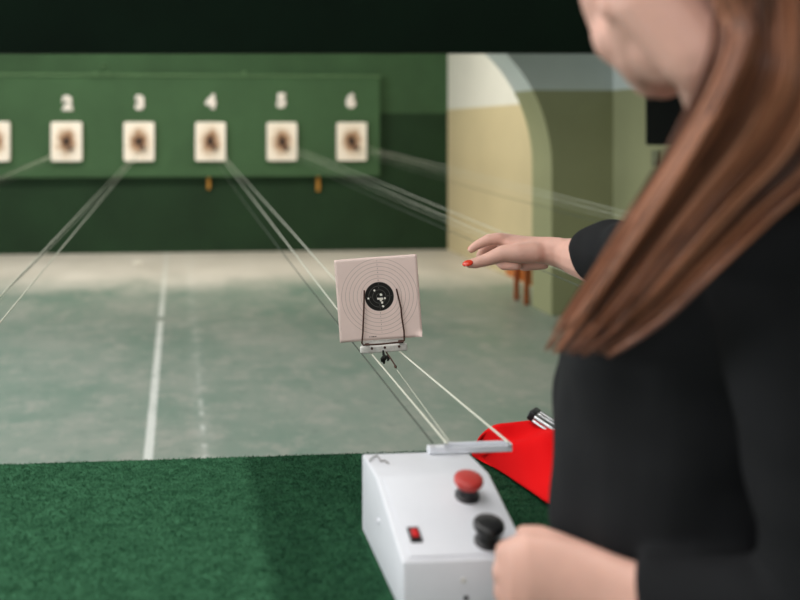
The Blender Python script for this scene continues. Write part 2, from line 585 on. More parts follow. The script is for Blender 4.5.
# ------------------------------------------------------------------ shooting counter with green carpet
CY0, CY1, CZ = 1.20, 1.836, 0.742
cnt = empty('shooting_counter', (0, 1.5, 0), 'long shooting counter covered in dark green carpet', 'counter')
bm = bmesh.new(); add_box(bm, (-3.2, CY0, CZ - .035), (2.6, CY1, CZ - .006), 0.004); build('top', bm, M['wood_leg'], cnt)
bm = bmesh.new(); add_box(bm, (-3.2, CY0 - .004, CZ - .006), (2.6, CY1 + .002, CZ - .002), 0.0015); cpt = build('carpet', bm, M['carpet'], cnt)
bm = bmesh.new(); add_box(bm, (-3.2, CY1 - .05, 0), (2.6, CY1 - .03, CZ - .035)); build('front_panel', bm, M['wall_green'], cnt)
for xx in (-3.1, -1.5, 0.0, 1.5, 2.5):
    bm = bmesh.new(); add_box(bm, (xx - .03, CY0 + .05, 0), (xx + .03, CY0 + .11, CZ - .035), .004); build('leg', bm, M['wood_leg'], cnt)
# pile of the carpet
rng = np.random.default_rng(3)
area = [(-0.46, 0.72, CY0, CY1 + .003, 165000), (-1.3, -0.46, CY0, CY1 + .003, 70000), (0.72, 1.5, CY0, CY1 + .003, 60000)]
vs, fs = [], []
for (x0, x1, y0, y1, n) in area:
    px = rng.uniform(x0, x1, n); py = rng.uniform(y0, y1, n)
    inb = (px > .270) & (px < .441) & (py > 1.20) & (py < 1.486); px, py = px[~inb], py[~inb]; n = len(px)
    an = rng.uniform(0, 2 * np.pi, n); hh = rng.uniform(.002, .0050, n); ww = rng.uniform(.0006, .0012, n)
    lx = rng.normal(0, .0025, n); ly = rng.normal(0, .0025, n)
    b0 = len(vs)
    dx, dy = np.cos(an) * ww, np.sin(an) * ww
    zz = np.full(n, CZ - .003)
    A = np.stack([px - dx, py - dy, zz], 1); B = np.stack([px + dx, py + dy, zz], 1); T = np.stack([px + lx, py + ly, zz + hh], 1)
    tri = np.stack([A, B, T], 1).reshape(-1, 3)
    vs.extend(map(tuple, tri)); fs.extend((b0 + 3 * i, b0 + 3 * i + 1, b0 + 3 * i + 2) for i in range(n))
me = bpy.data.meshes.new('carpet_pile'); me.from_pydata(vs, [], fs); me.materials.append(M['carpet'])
pile = bpy.data.objects.new('carpet_pile', me); COL.objects.link(pile); pile.parent = cpt; pile['kind'] = 'stuff'

# ------------------------------------------------------------------ white control box
BX0, BX1, BY0, BY1 = 0.275, 0.436, 1.206, 1.480
BZ0 = CZ + .001
box = empty('control_box', ((BX0 + BX1) / 2, (BY0 + BY1) / 2, BZ0), 'white metal control box with push buttons on the green counter', 'control box')
zr, zk, zf, yk = 0.8565, 0.8600, 0.8120, 1.372
bm = bmesh.new()
add_prism(bm, [(BY1, BZ0), (BY1, zr), (yk, zk), (BY0, zf), (BY0, BZ0)], 'X', BX0, BX1)
bmesh.ops.bevel(bm, geom=bm.edges[:], offset=0.0035, segments=3, profile=0.5, affect='EDGES')
build('body', bm, M['white_metal'], box, 35)
# sloped lid plate, slightly inset
tv = Vector((0, BY0 - yk, zf - zk)); nrm = Vector((0, -(zf - zk) * -1, 0))
sd = Vector((0, BY0 - yk, zf - zk)).normalized()          # towards the operator, down the slope
sn = Vector((1, 0, 0)).cross(sd); sn = sn if sn.z > 0 else -sn
O = Vector(((BX0 + BX1) / 2, yk, zk))
L = (Vector((0, BY0, zf)) - Vector((0, yk, zk))).length
SLOPE = Matrix((( 1, sd.x * -1, sn.x, O.x), (0, sd.y * -1, sn.y, O.y), (0, sd.z * -1, sn.z, O.z), (0, 0, 0, 1)))
# local: x right, -y towards operator, z out of the panel


def slope_pt(px_u, px_v):
    """point of the sloped panel seen at a pixel"""
    c = Vector((0, 0, CAMZ)); d = (P(px_u, px_v, 1.0) - c)
    t_ = (O - c).dot(sn) / d.dot(sn)
    return c + d * t_


bm = bmesh.new(); add_box(bm, (-.0715, -L + .006, .0003), (.0715, -.004, .0022), .0012, 2, SLOPE); build('lid_plate', bm, M['white_metal'], box, 35)
for k, (uu, vv, nm, mt) in enumerate(((467, 498, 'red', 'red_button'), (487, 544, 'black', 'black_plastic'))):
    p = slope_pt(uu, vv)
    T = Matrix.Translation(p) @ Matrix(((1, 0, sn.x), (0, -sd.y, sn.y), (0, -sd.z, sn.z))).to_4x4()
    bm = bmesh.new(); add_lathe(bm, [(.0165, .001), (.0165, .006), (.014, .0075), (.0125, .017), (.0118, .022)], T, 32)
    b1 = build('push_button', bm, M['black_plastic'], box, 40)
    b1['label'] = f'{nm} push button'
    bm = bmesh.new(); add_lathe(bm, [(.011, .018), (.0165, .0205), (.0192, .0245), (.0197, .028), (.0188, .0315), (.0150, .0335), (.0, .0345)][:-1] + [(.004, .0344)], T, 36)
    b2 = build('cap', bm, M[mt], b1, 50); b2.location = (0, 0, 0)
p = slope_pt(414.5, 537)
T = Matrix.Translation(p) @ Matrix(((1, 0, sn.x), (0, -sd.y, sn.y), (0, -sd.z, sn.z))).to_4x4()
bm = bmesh.new(); add_box(bm, (-.0075, -.0135, .001), (.0075, .0135, .0055), .0012, 2, T); sw = build('rocker_switch', bm, M['black_plastic'], box)
bm = bmesh.new(); add_box(bm, (-.0042, -.0072, .005), (.0042, .0072, .0078), .0012, 2, T); q = build('rocker', bm, M['rocker'], sw); q.location = (0, 0, 0); q['label'] = 'lit red rocker'
# screws
p = onX(379, 521, BX0)
bm = bmesh.new(); add_lathe(bm, [(.004, -.0005), (.004, .0015), (.003, .0026)], Matrix.Translation((BX0, p.y, p.z)) @ Matrix.Rotation(math.radians(-90), 4, 'Y'), 16); build('screw', bm, M['white_metal'], box, 40)
for uu, vv in ((466, 598), (463, 580)):
    p = onY(uu, vv, BY0)
    bm = bmesh.new(); add_lathe(bm, [(.0032, -.0005), (.0032, .0012), (.002, .002)], Matrix.Translation((p.x, BY0, p.z)) @ RX90, 14); build('screw', bm, M['white_worn'] if vv < 590 else M['black_plastic'], box, 40)
# bent wire clip lying on the back ledge
wp = [P(u_, v_, 1.475) for u_, v_ in ((370.5, 463.5), (373, 456), (377, 455), (379, 459), (383, 459.5), (387, 462.5))]
zl = zr + .0035
wp = [onZ(u_, v_, zl) for u_, v_ in ((369.5, 461), (374, 456.5), (378, 456.5), (381, 461), (384.5, 460.5), (388.5, 463.5))]
bm = bmesh.new(); add_tube(bm, bez(wp, 24), .0009, 6)
tag(build('wire_clip', bm, M['steel'], None, 60, origin=wp[0]), 'bent scrap of thin wire on the back corner of the white box', 'wire')

# ------------------------------------------------------------------ cable arm on the box and the cables of each lane
armL, armR = P(431, 448, 1.482), P(517.5, 447.5, 1.482)
az = armR.z
arm = empty('cable_arm', ((armL.x + armR.x) / 2, armL.y, az), 'white channel bar holding the cable ends across the back of the control box', 'cable arm')
ay0, ay1 = 1.463, 1.480
az0 = zr + .0012
bm = bmesh.new(); add_box(bm, (armL.x, ay0, az0), (armR.x, ay1, az0 + .006), .001); build('base_strip', bm, M['white_metal'], arm)
bm = bmesh.new(); add_box(bm, (armL.x + .027, ay0, az0 + .006), (armR.x, ay0 + .003, az0 + .0095), .001)
add_box(bm, (armL.x + .027, ay1 - .0035, az0 + .006), (armR.x, ay1, az0 + .0125), .001)
build('channel_sides', bm, M['white_metal'], arm)
bm = bmesh.new(); add_box(bm, (armR.x - .007, ay0, az0 + .0055), (armR.x, ay1, az0 + .0122), .001); build('end_cap', bm, M['white_metal'], arm)
bm = bmesh.new(); add_box(bm, (armL.x, ay0 + .002, az0 + .0055), (armL.x + .026, ay1, az0 + .0095), .0015); build('clamp', bm, M['white_metal'], arm)

nearL, nearR, nearD, nearT = P(447, 443.5, 1.486), P(508.5, 442.5, 1.486), P(432.5, 443, 1.486), P(449, 441, 1.486)
carL, carR, carM = P(371.8, 354.2, 2.058), P(400, 351.8, 2.058), P(397, 370, 1.945)
YE = YBD - .078
farL, farR, farD, farT = onY(213.5, 147.5, YE), onY(215.5, 147, YE), onY(211, 152, YE), onY(212.5, 149.5, YE)


def straight(a, b, sag, n=40):
    out = []
    for i in range(n):
        s = (i / (n - 1)) ** 1.6
        p = a.lerp(b, s); p.z -= sag * 4 * s * (1 - s)
        out.append(p)
    return out


def cord(name, pts, rad, m, parent, dx):
    bm = bmesh.new(); add_tube(bm, [p + Vector((dx, 0, 0)) for p in pts], rad, 8)
    return build(name, bm, m, parent, 80)


near_shift = {2: -.03, 3: -.10, 5: .0, 6: .02}
for k in (2, 3, 4, 5, 6):
    dx = laneX[k] - laneX[4]
    lab = f'pale cable run from the counter to the target plate numbered {k}'
    root = empty('target_cable', (nearL.x + dx, nearL.y, nearL.z), lab, 'cable', 'cable runs of the lanes')
    if k == 4:
        l = [nearL] + [nearL.lerp(carL, i / 8) for i in range(1, 9)] + straight(carL, farL, 0.0)[1:]
        r_ = [nearR] + [nearR.lerp(carR, i / 8) for i in range(1, 9)] + straight(carR, farR, 0.0)[1:]
    else:
        ns = Vector((near_shift[k], 0, 0))
        l, r_ = straight(nearL + ns, farL, 0.0), straight(nearR + ns + Vector((-.03, 0, 0)), farR + Vector((.03, 0, .02)), 0.0)
    cr = .0014 if k > 4 else .0018
    cord('cord', l, cr, M['cord_white'], root, dx)
    cord('cord', r_, cr, M['cord_white'], root, dx)
    q = cord('return_cord', straight(nearD + Vector((near_shift.get(k, 0), 0, 0)), farD, 0.035), 0.0015, M['cord_dark'], root, dx); q['label'] = 'dark return cord'
    if k == 4:
        cord('pull_cord', [nearT.lerp(carM, i / 6) for i in range(7)], 0.0006, M['cord_white'], root, dx)
    else:
        cord('pull_cord', straight(nearT + ns, farT, 0.02), 0.0006, M['cord_white'], root, dx)
    if k != 4:
        e_ = nearL + Vector((dx + near_shift[k], 0, 0))
        bm = bmesh.new(); add_box(bm, (e_.x - .03, e_.y - .02, CZ + .0065), (e_.x + .09, e_.y + .004, e_.z + .006), .003); build('end_bracket', bm, M['white_metal'], root)
    bm = bmesh.new()
    pc = (farL + farR) / 2 + Vector((dx, 0.011, -.01))
    add_lathe(bm, [(.02, 0), (.026, .006), (.02, .012), (.02, .016), (.026, .022), (.02, .026)], Matrix.Translation(pc + Vector((0, -.016, 0))) @ Matrix.Rotation(math.radians(90), 4, 'X'), 20)
    build('pulley', bm, M['wire_rust'], root, 50)

# ------------------------------------------------------------------ carrier with the paper target
cc_ = P(383.5, 347.8, 2.06)
tilt = math.radians(4.2)
Rr = Vector((CT, -ST, 0)); Ff = Vector((ST, CT, 0)); Uu = Vector((0, 0, 1))
ex = (Rr * math.cos(tilt) + Uu * math.sin(tilt)); ez = (-Rr * math.sin(tilt) + Uu * math.cos(tilt)); ey = Ff
CM = Matrix(((ex.x, ey.x, ez.x, cc_.x), (ex.y, ey.y, ez.y, cc_.y), (ex.z, ey.z, ez.z, cc_.z), (0, 0, 0, 1)))
car = empty('target_carrier', cc_, 'worn white carrier bar with dark wire prongs holding the paper target', 'target carrier')
bm = bmesh.new(); add_box(bm, (-.0485, -.006, -.0085), (.0490, .003, .007), .0035, 3, CM); build('bar', bm, M['white_worn'], car, 40)
bm = bmesh.new(); add_box(bm, (-.044, .003, .004), (.0445, .012, .0165), .002, 2, CM); build('back_plate', bm, M['white_worn'], car, 40)
for sx in (-.0245, .002, .0315):
    bm = bmesh.new(); add_lathe(bm, [(.0026, 0), (.0026, .0015), (.0016, .0024)], CM @ Matrix.Translation((sx, -.006, 0.002)) @ RX90, 14); build('screw', bm, M['wire_rust'], car, 40)
for sx, s in ((-.034, .004), (.036, .0055)):
    bm = bmesh.new(); add_box(bm, (sx - s, -.009, .0085), (sx + s, -.003, .0085 + s * 1.1), .0012, 2, CM); build('clamp', bm, M['wire_rust'], car, 40)
wpx = [(364.3, 290.2), (363.8, 310), (362.8, 333), (361.9, 343), (363.2, 345.2), (380, 344.2), (402.4, 342.0), (404.3, 340), (404.0, 331), (401.6, 316), (401.0, 308), (396.4, 288.8)]
wpts = [P(a, b, 2.046) for a, b in wpx]
dens = []
for a, b in zip(wpts, wpts[1:]):
    dens += [a.lerp(b, i / 4) for i in range(4)]
dens.append(wpts[-1])
bm = bmesh.new(); add_tube(bm, dens, .0017, 8); build('wire_prong', bm, M['wire_rust'], car, 60)
# knotted black thread hanging under the bar
k0 = P(383, 353, 2.055)
bm = bmesh.new(); add_tube(bm, bez([k0 + Vector((0, 0, .006)), k0 + Vector((.001, -.002, -.003)), P(384.5, 357, 2.05), P(383.5, 360, 2.052), P(384.3, 364, 2.05)], 14), [.0018, .0022, .0024, .0026, .003, .0042, .0055, .0062, .0058, .005, .0042, .0032, .0024, .0015], 8)
add_tube(bm, bez([P(386.5, 355.5, 2.05), P(388.5, 358, 2.048), P(387.5, 361, 2.05)], 8), [.0012, .0035, .004, .0038, .003, .0025, .002, .001], 7)
add_tube(bm, bez([P(383.5, 357, 2.05), P(381.5, 359.5, 2.048), P(381.8, 362, 2.05)], 8), [.0012, .0025, .003, .0028, .002, .0018, .0015, .001], 7)
build('knot', bm, M['black_thread'], car, 60)
bm = bmesh.new(); add_tube(bm, bez([P(386.5, 352.5, 2.055), P(391, 359, 2.02), P(394.5, 364.5, 1.985), P(396, 368, 1.96)], 12), [.0016] * 9 + [.003, .0025, .001], 7); build('sleeve', bm, M['wire_rust'], car, 60)

# paper
pc = P(378.2, 298.2, 2.0605)
PMx = CM.copy(); PMx.translation = pc
N = 28
half = .0853
bm = bmesh.new()
grid = [[None] * (N + 1) for _ in range(N + 1)]
for i in range(N + 1):
    for j in range(N + 1):
        x = (i / N * 2 - 1) * half; z = (j / N * 2 - 1) * half
        y = 0.0025 * math.cos(x * 20) - .0025
        s = (x - z) / (2 * half) - 0.90          # lower right corner curls forward
        if s > 0:
            y -= s * s * 1.6
            x -= s * s * 0.3; z += s * s * 0.3
        grid[i][j] = bm.verts.new((x, y, z))
for i in range(N):
    for j in range(N):
        bm.faces.new((grid[i][j], grid[i + 1][j], grid[i + 1][j + 1], grid[i][j + 1]))
me = bpy.data.meshes.new('paper_target'); bm.to_mesh(me); bm.free(); me.materials.append(M['paper']); me.shade_smooth()
paper = bpy.data.objects.new('paper_target', me); COL.objects.link(paper); paper.matrix_world = PMx
so = paper.modifiers.new('thick', 'SOLIDIFY'); so.thickness = .0006; so.offset = 1
tag(paper, 'square pinkish paper target with printed rings and a shot black bullseye', 'paper target')
CXP, CZP = .0025, .0035
for (hx, hy) in ((341, 298), (281, 379), (407, 342), (445, 376), (378, 382), (391, 382), (405, 384), (418, 382), (405, 399), (418, 420), (428, 456)):
    w = P(340 + hx / 10, 260 + hy / 10, 2.066)
    lc = PMx.inverted() @ w
    bm = bmesh.new()
    rr = random.uniform(.0021, .0027)
    vsn = [bm.verts.new((lc.x + math.cos(a) * rr * random.uniform(.8, 1.15), -.0011, lc.z + math.sin(a) * rr * random.uniform(.8, 1.15))) for a in [k * math.pi / 6 for k in range(12)]]
    f = bm.faces.new(vsn)
    e = bmesh.ops.extrude_face_region(bm, geom=[f])
    for v in e['geom']:
        if isinstance(v, bmesh.types.BMVert): v.co.y += .0016
    o = build('pellet_hole', bm, M['hole'], None); o.parent = paper
# ring numbers along the four arms
for (ax, az_, order) in ((1, 0, 1), (-1, 0, 1), (0, 1, 1), (0, -1, 1)):
    for k in range(1, 9):
        rr = (9.5 - (k - 1) - 0.5 - .0) * 8 + 5.75 - 4.0
        rr = 5.75 + (9 - k) * 8 + 4.0
        if k > 8: continue
        q = text_mesh('ring_number', str(k), .0038, M['caption'] if rr > 30 else M['steel'], None, (CXP + ax * rr / 1000, -.0008, CZP + az_ * rr / 1000), RX90, 0.0002, 0.0)
        q.parent = paper
bm = bmesh.new()
for (a, b) in ((-.0245, -.0228), (-.0215, -.0195), (-.0180, -.0135), (-.0122, -.0095)):
    add_box(bm, (a, -.0014, -.0787), (b, -.0002, -.0772))
o = build('print_line', bm, M['caption']); o.parent = paper

# ------------------------------------------------------------------ red cloth pouch and the clip on it
tpx = [(474.5, 448), (476.5, 441), (481, 433), (488, 427), (497, 423.5), (510, 421), (530, 418), (553, 416), (580, 416), (606, 430)]
npx = [(476.0, 455), (482, 460), (490, 465.5), (499, 471), (508, 477.5), (520, 487), (535, 499), (552, 512), (572, 519), (600, 500)]
bz = CZ + .0035
Tn = len(tpx)
tcv = bez([Vector((a, b, 0)) for a, b in tpx], 40); ncv = bez([Vector((a, b, 0)) for a, b in npx], 40)
bm = bmesh.new()
rows = []
for i in range(40):
    f = i / 39
    Np = onZ(ncv[i].x, ncv[i].y, bz)
    dT = 1.80 - 0.035 * min(1, f * 2.5)
    Tp = P(tcv[i].x, tcv[i].y, dT)
    Bp = Tp + Ff * .03; Bp.z = bz; 
    if Bp.y > CY1 - .004: Bp.y = CY1 - .004
    Cp = Np.lerp(Tp, .5); Cp.z = Np.z * .25 + Tp.z * .75 + .012; Cp = Cp - Ff * .012
    row = []
    for j in range(13):
        s = j / 12
        p = Np * (1 - s) ** 2 + Cp * 2 * s * (1 - s) + Tp * s * s
        p.z += (.003 * math.sin(f * 23 + s * 5) + .0095 * math.sin(f * 11 - s * 11)) * math.sin(math.pi * s)
        row.append(p)
    row += [Tp.lerp(Bp, .4) + Ff * .010, Bp]
    row.append(Np.lerp(Bp, .5) * 1.0)
    row[-1].z = bz
    rows.append([bm.verts.new(p) for p in row])
m_ = len(rows[0])
for a, b in zip(rows, rows[1:]):
    for k in range(m_):
        bm.faces.new((a[k], a[(k + 1) % m_], b[(k + 1) % m_], b[k]))
bm.faces.new(rows[0][::-1]); bm.faces.new(rows[-1])
pouch = build('cloth_pouch', bm, M['red_cloth'], None, 180, origin=onZ(530, 490, bz))
ss = pouch.modifiers.new('s', 'SUBSURF'); ss.levels = 1; ss.render_levels = 2
tag(pouch, 'bright red soft cloth pouch lying on the counter beside the white box', 'pouch')

e0, e1 = P(531, 417, 1.74), P(566, 440.5, 1.705)
cax = (e1 - e0).normalized()
cup = (Uu - cax * Uu.dot(cax)).normalized()
csd = cax.cross(cup)
if csd.dot(Ff) < 0: csd = -csd
KM = Matrix(((cax.x, csd.x, cup.x, e0.x), (cax.y, csd.y, cup.y, e0.y), (cax.z, csd.z, cup.z, e0.z), (0, 0, 0, 1)))
clip = empty('metal_clip', e0, 'ridged chrome clip with black end resting on the red pouch', 'clip')
bm = bmesh.new(); add_box(bm, (-.006, -.005, -.006), (.006, .026, .0115), .003, 3, KM); build('end_block', bm, M['black_plastic'], clip, 40)
bm = bmesh.new(); add_box(bm, (.007, -.004, -.005), (.075, .028, .006), .001, 2, KM); build('core', bm, M['black_plastic'], clip, 40)
for j, (yy, zz, rr) in enumerate(((-.004, -.003, .0034), (-.001, .004, .0060), (.011, .0075, .0030), (.020, .0085, .0030))):
    bm = bmesh.new(); add_tube(bm, [KM @ Vector((xx, yy, zz)) for xx in (.006, .03, .055, .078)], rr, 14); build('rail', bm, M['chrome'], clip, 60)

# ------------------------------------------------------------------ things along the right wall
s0 = onX(645, 145, XW - .12)
sp = empty('wall_speaker', (XW, s0.y - .12, s0.z), 'black box loudspeaker high on the pale olive wall behind the chin', 'loudspeaker')
sy1 = onX(645, 145, XW - .26).y
bm = bmesh.new(); add_box(bm, (XW - .26, sy1 - .42, s0.z + .005), (XW - .02, sy1, s0.z + .52), .012, 2); build('cabinet', bm, M['black_box'], sp, 40)
bm = bmesh.new(); add_box(bm, (XW - .24, sy1 - .432, s0.z + .03), (XW - .05, sy1 - .419, s0.z + .5), .006, 2); build('grille', bm, M['black_box'], sp, 40)
bm = bmesh.new(); add_box(bm, (XW - .03, sy1 - .26, s0.z + .15), (XW - .001, sy1 - .14, s0.z + .35), .004); build('bracket', bm, M['black_box'], sp, 40)
p = onX(658, 158, XW)
bm = bmesh.new(); add_box(bm, (XW - .03, p.y - .05, p.z - .055), (XW - .001, p.y + .04, p.z + .05), .006)
tag(build('wall_socket', bm, mat('box_olive', srgb(112, 114, 88), .7), None, 40, origin=(XW, p.y, p.z)), 'small drab socket box on the wall under the black loudspeaker', 'socket')

sc_ = onZ(137, 264.5, .002)
bm = bmesh.new()
add_ball(bm, sc_ + Vector((0, 0, .012)), (.05, .06, .012), 2)
for v in bm.verts: v.co += Vector((random.uniform(-.006, .006), random.uniform(-.006, .006), random.uniform(0, .006)))
tag(build('paper_scrap', bm, M['hole'], None, None, origin=sc_), 'small pale paper scrap on the floor near the far green wall', 'paper scrap')

st = empty('wooden_stool', (2.8, 7.58, 0), 'orange-brown wooden stool standing by the tan wall beyond the arch', 'stool')
for xx, yy in ((2.665, 7.455), (2.665, 7.68), (2.93, 7.455), (2.93, 7.68)):
    bm = bmesh.new(); add_box(bm, (xx - .018, yy - .018, 0), (xx + .018, yy + .018, .40), .004); build('leg', bm, M['wood_leg'], st)
bm = bmesh.new(); add_box(bm, (2.62, 7.42, .40), (2.97, 7.72, .43), .006); build('seat', bm, M['wood_orange'], st)
bm = bmesh.new(); add_box(bm, (2.69, 7.43, .15), (2.71, 8.02, .33), .004); build('side_panel', bm, M['wood_orange'], st)

# ------------------------------------------------------------------ the woman at the counter
per = empty('person', RD(.56, 1.02, 0), 'woman with long brown hair in a black jacket reaching toward the paper target', 'person')
fdir = Vector((-.94 * CT + .34 * ST, .94 * ST + .34 * CT, 0)).normalized()     # the way her chest faces
ldir = Vector((.34 * CT + .94 * ST, -.34 * ST + .94 * CT, 0)).normalized()     # from her left to her right shoulder

HEADC = RD(.373, .93, 1.517)
ga = math.radians(-10)
gz = RD(math.sin(ga), math.cos(ga), 0) ; gz = Vector((gz.x, gz.y, 0)).normalized()
rt = gz.cross(Uu).normalized()
HM = Matrix(((rt.x, gz.x, 0), (rt.y, gz.y, 0), (rt.z, gz.z, 1))).to_4x4()
HM = Matrix.Translation(HEADC) @ HM @ Matrix.Rotation(math.radians(-10), 4, 'Y') @ Matrix.Rotation(math.radians(-14), 4, 'X') @ Matrix.Scale(1.12, 4)


def H(x, y, z):
    return HM @ Vector((x, y, z))


HR = HM.to_3x3()
torso_secs = [  # z, r, d, half depth, half width
    (1.315, .545, 1.075, .060, .070), (1.29, .55, 1.08, .075, .11), (1.25, .545, 1.10, .095, .165), (1.18, .515, 1.14, .140, .185),
    (1.08, .491, 1.165, .154, .180), (0.98, .485, 1.165, .155, .172), (0.88, .482, 1.15, .150, .162), (0.80, .495, 1.115, .148, .158),
    (0.72, .525, 1.03, .145, .155), (0.62, .55, .99, .140, .160)]


def torso(bm, grow=0.0, k=1.0, upto=99):
    add_loft(bm, [(RD(r, d, z), fdir * (a * k + grow), ldir * (b * k + grow)) for z, r, d, a, b in torso_secs if z < upto], 40)


LSh, LEl, LCf = P(775, 245, .965), P(842, 622, .91), P(641, 605, 1.0)
LWr = P(610, 597, 1.03)
RSh, REl, RCf = P(745, 226, 1.28), P(672, 244, 1.56), P(597, 258, 1.80)
RWr = P(549, 251, 1.9)

# --- body: one surface
bm = bmesh.new()
torso(bm, -.02, .92)
hipL, hipR = RD(.525, 1.0, .78), RD(.57, 1.09, .78)
for hip, fx in ((hipL, RD(.55, .88, 0.06)), (hipR, RD(.60, 1.05, .06))):
    kn = hip.lerp(fx, .5) + fdir * .015; kn.z = .46
    add_capsule(bm, [hip, kn, fx], [.060, .050, .036])
    add_capsule(bm, [fx + Vector((0, 0, -.025)), fx + fdir * .13 + Vector((0, 0, -.03))], [.032, .025])
# neck and head
add_capsule(bm, [RD(.54, 1.07, 1.27), H(.004, -.020, -.095), H(0, -.004, -.03)], [.056, .054, .060])
add_ball(bm, H(0, -.012, .035), (.074, .094, .092), 3, HR)
add_ball(bm, H(0, .030, -.022), (.064, .066, .082), 3, HR)
for s in (-1, 1):
    add_capsule(bm, [H(s * .052, .0, -.045), H(s * .040, .040, -.078), H(s * .012, .072, -.096)], [.026, .024, .021])
    add_capsule(bm, [H(s * .050, -.010, .0), H(s * .046, -.008, -.050)], [.031, .034])
    add_capsule(bm, [H(s * .046, -.008, -.050), H(s * .036, .034, -.082)], [.033, .028])
    add_ball(bm, H(s * .040, .044, -.060), .034, 2)
    add_capsule(bm, [H(s * .041, .048, -.018), H(s * .026, .057, -.056)], [.031, .038])
    add_ball(bm, H(s * .022, .004, -.078), .047, 3)
    add_capsule(bm, [H(s * .044, -.016, -.045), H(s * .026, -.030, -.105)], [.038, .036])
    add_ball(bm, H(s * .040, .046, -.022), .031, 2)
    add_ball(bm, H(s * .038, .035, -.055), .030, 2)
    # ear: rim, bowl and lobe
    er = [H(s * (.077 + .004 * math.sin(q_)), -.006 + .016 * math.cos(q_), -.010 + .028 * math.sin(q_)) for q_ in [math.pi * j / 10 - .6 for j in range(0, 16)]]
    add_capsule(bm, er, .0055, 8)
    add_ball(bm, H(s * .072, -.002, -.010), (.006, .015, .026), 2, HR)
    add_ball(bm, H(s * .076, .002, -.044), (.006, .009, .014), 2, HR)
add_capsule(bm, [H(0, .086, .006), H(0, .097, -.026)], [.008, .011])
add_ball(bm, H(-.010, .092, -.030), .008, 2); add_ball(bm, H(.010, .092, -.030), .008, 2)
add_ball(bm, H(0, .078, -.100), (.018, .016, .016), 2, HR)
add_ball(bm, H(0, .084, -.062), (.026, .014, .018), 2, HR)
# right arm and reaching hand
add_capsule(bm, [RSh, REl, P(592, 261, 1.80), P(576, 257, 1.85), P(562, 253.2, 1.88), P(546, 251, 1.898), P(532, 250.5, 1.905)], [.048, .042, .041, .0352, .0290, .0255, .0235])
add_loft(bm, [(P(562, 252.5, 1.868), Uu * .0285, Ff * .024), (P(545, 250, 1.895), Uu * .0255, Ff * .026), (P(528, 249, 1.92), Uu * .0245, Ff * .036),
              (P(510, 245, 1.945), Uu * .0215, Ff * .040), (P(498, 240.5, 1.955), Uu * .0155, Ff * .038)], 24)
# thumb ball
add_capsule(bm, [P(548, 252, 1.895), P(534, 252.5, 1.885), P(518, 253, 1.888), P(503, 253.5, 1.895), P(486, 260, 1.90), P(474.5, 263.3, 1.90), P(469, 264, 1.90)], [.019, .0205, .0195, .0165, .0125, .0105, .0085])
# index: knuckle raised, the finger bent down over the gap
add_capsule(bm, [P(520, 244, 1.94), P(498, 238.6, 1.93), P(489, 239.5, 1.932), P(480, 243.5, 1.935), P(474.5, 246.8, 1.935), P(471.2, 249.6, 1.935)], [.015, .0125, .0115, .0098, .0088, .0078])
# middle, ring and little finger curl underneath
add_capsule(bm, [P(516, 243, 1.965), P(498, 241, 1.965), P(485, 248, 1.965), P(480, 256, 1.955), P(483, 261, 1.94)], [.015, .0125, .0105, .009, .0078])
add_capsule(bm, [P(519, 243, 1.985), P(502, 244, 1.99), P(494, 258, 1.985), P(503, 266.3, 1.965), P(518, 266.5, 1.945)], [.014, .012, .0102, .0088, .0080])
add_capsule(bm, [P(524, 246, 2.0), P(510, 250, 2.005), P(507, 262, 1.995), P(524, 267.2, 1.97), P(545, 265.5, 1.945)], [.013, .0108, .0095, .0085, .0080])
# left arm and the hand on the front of the box
add_capsule(bm, [LSh, LEl, LCf, LWr], [.045, .043, .034, .026])
add_loft(bm, [(P(668, 611, .97), Uu * .034, Ff * .034), (P(646, 604, .99), Uu * .037, Ff * .036), (P(618, 596, 1.01), Uu * .040, Ff * .034), (P(590, 587, 1.03), Uu * .044, Ff * .030),
              (P(555, 580, 1.05), Uu * .047, Ff * .026), (P(524, 576, 1.065), Uu * .047, Ff * .024), (P(506, 577, 1.08), Uu * .040, Ff * .022), (P(497, 578, 1.095), Uu * .030, Ff * .016)], 32)
for j, (v0, s0_, rad) in enumerate(((551, 2, .0135), (570, -1, .0135), (589, 0, .013), (607, 4, .0115))):
    k0 = P(520 + s0_, v0, 1.075); k1 = P(506 + s0_, v0 + 2, 1.095)
    k2 = P(504 + s0_, v0 + 5, 1.135); k3 = P(510 + s0_, v0 + 7, 1.165); k4 = P(519 + s0_, v0 + 8, 1.185)
    add_capsule(bm, [P(550, v0 * .6 + 578 * .4, 1.06), k0, k1, k2, k3, k4], [.014, rad + .002, rad + .001, rad - .001, rad - .003, rad - .004])
add_capsule(bm, [P(590, 562, 1.06), P(560, 547, 1.09), P(540, 536, 1.12), P(523, 533, 1.15)], [.018, .0155, .012, .009])
body = fuse('body', bm, M['skin'], per, .0030, 8)

for s in (-1, 1):
    bm = bmesh.new(); add_ball(bm, H(s * .031, .083, .008), .0125, 2); build('eye', bm, M['eye'], per, 180)
bm = bmesh.new(); add_ball(bm, H(0, .098, -.058), (.022, .006, .004), 2, HR); add_ball(bm, H(0, .097, -.066), (.018, .007, .005), 2, HR); build('lips', bm, M['lips'], per, 180)
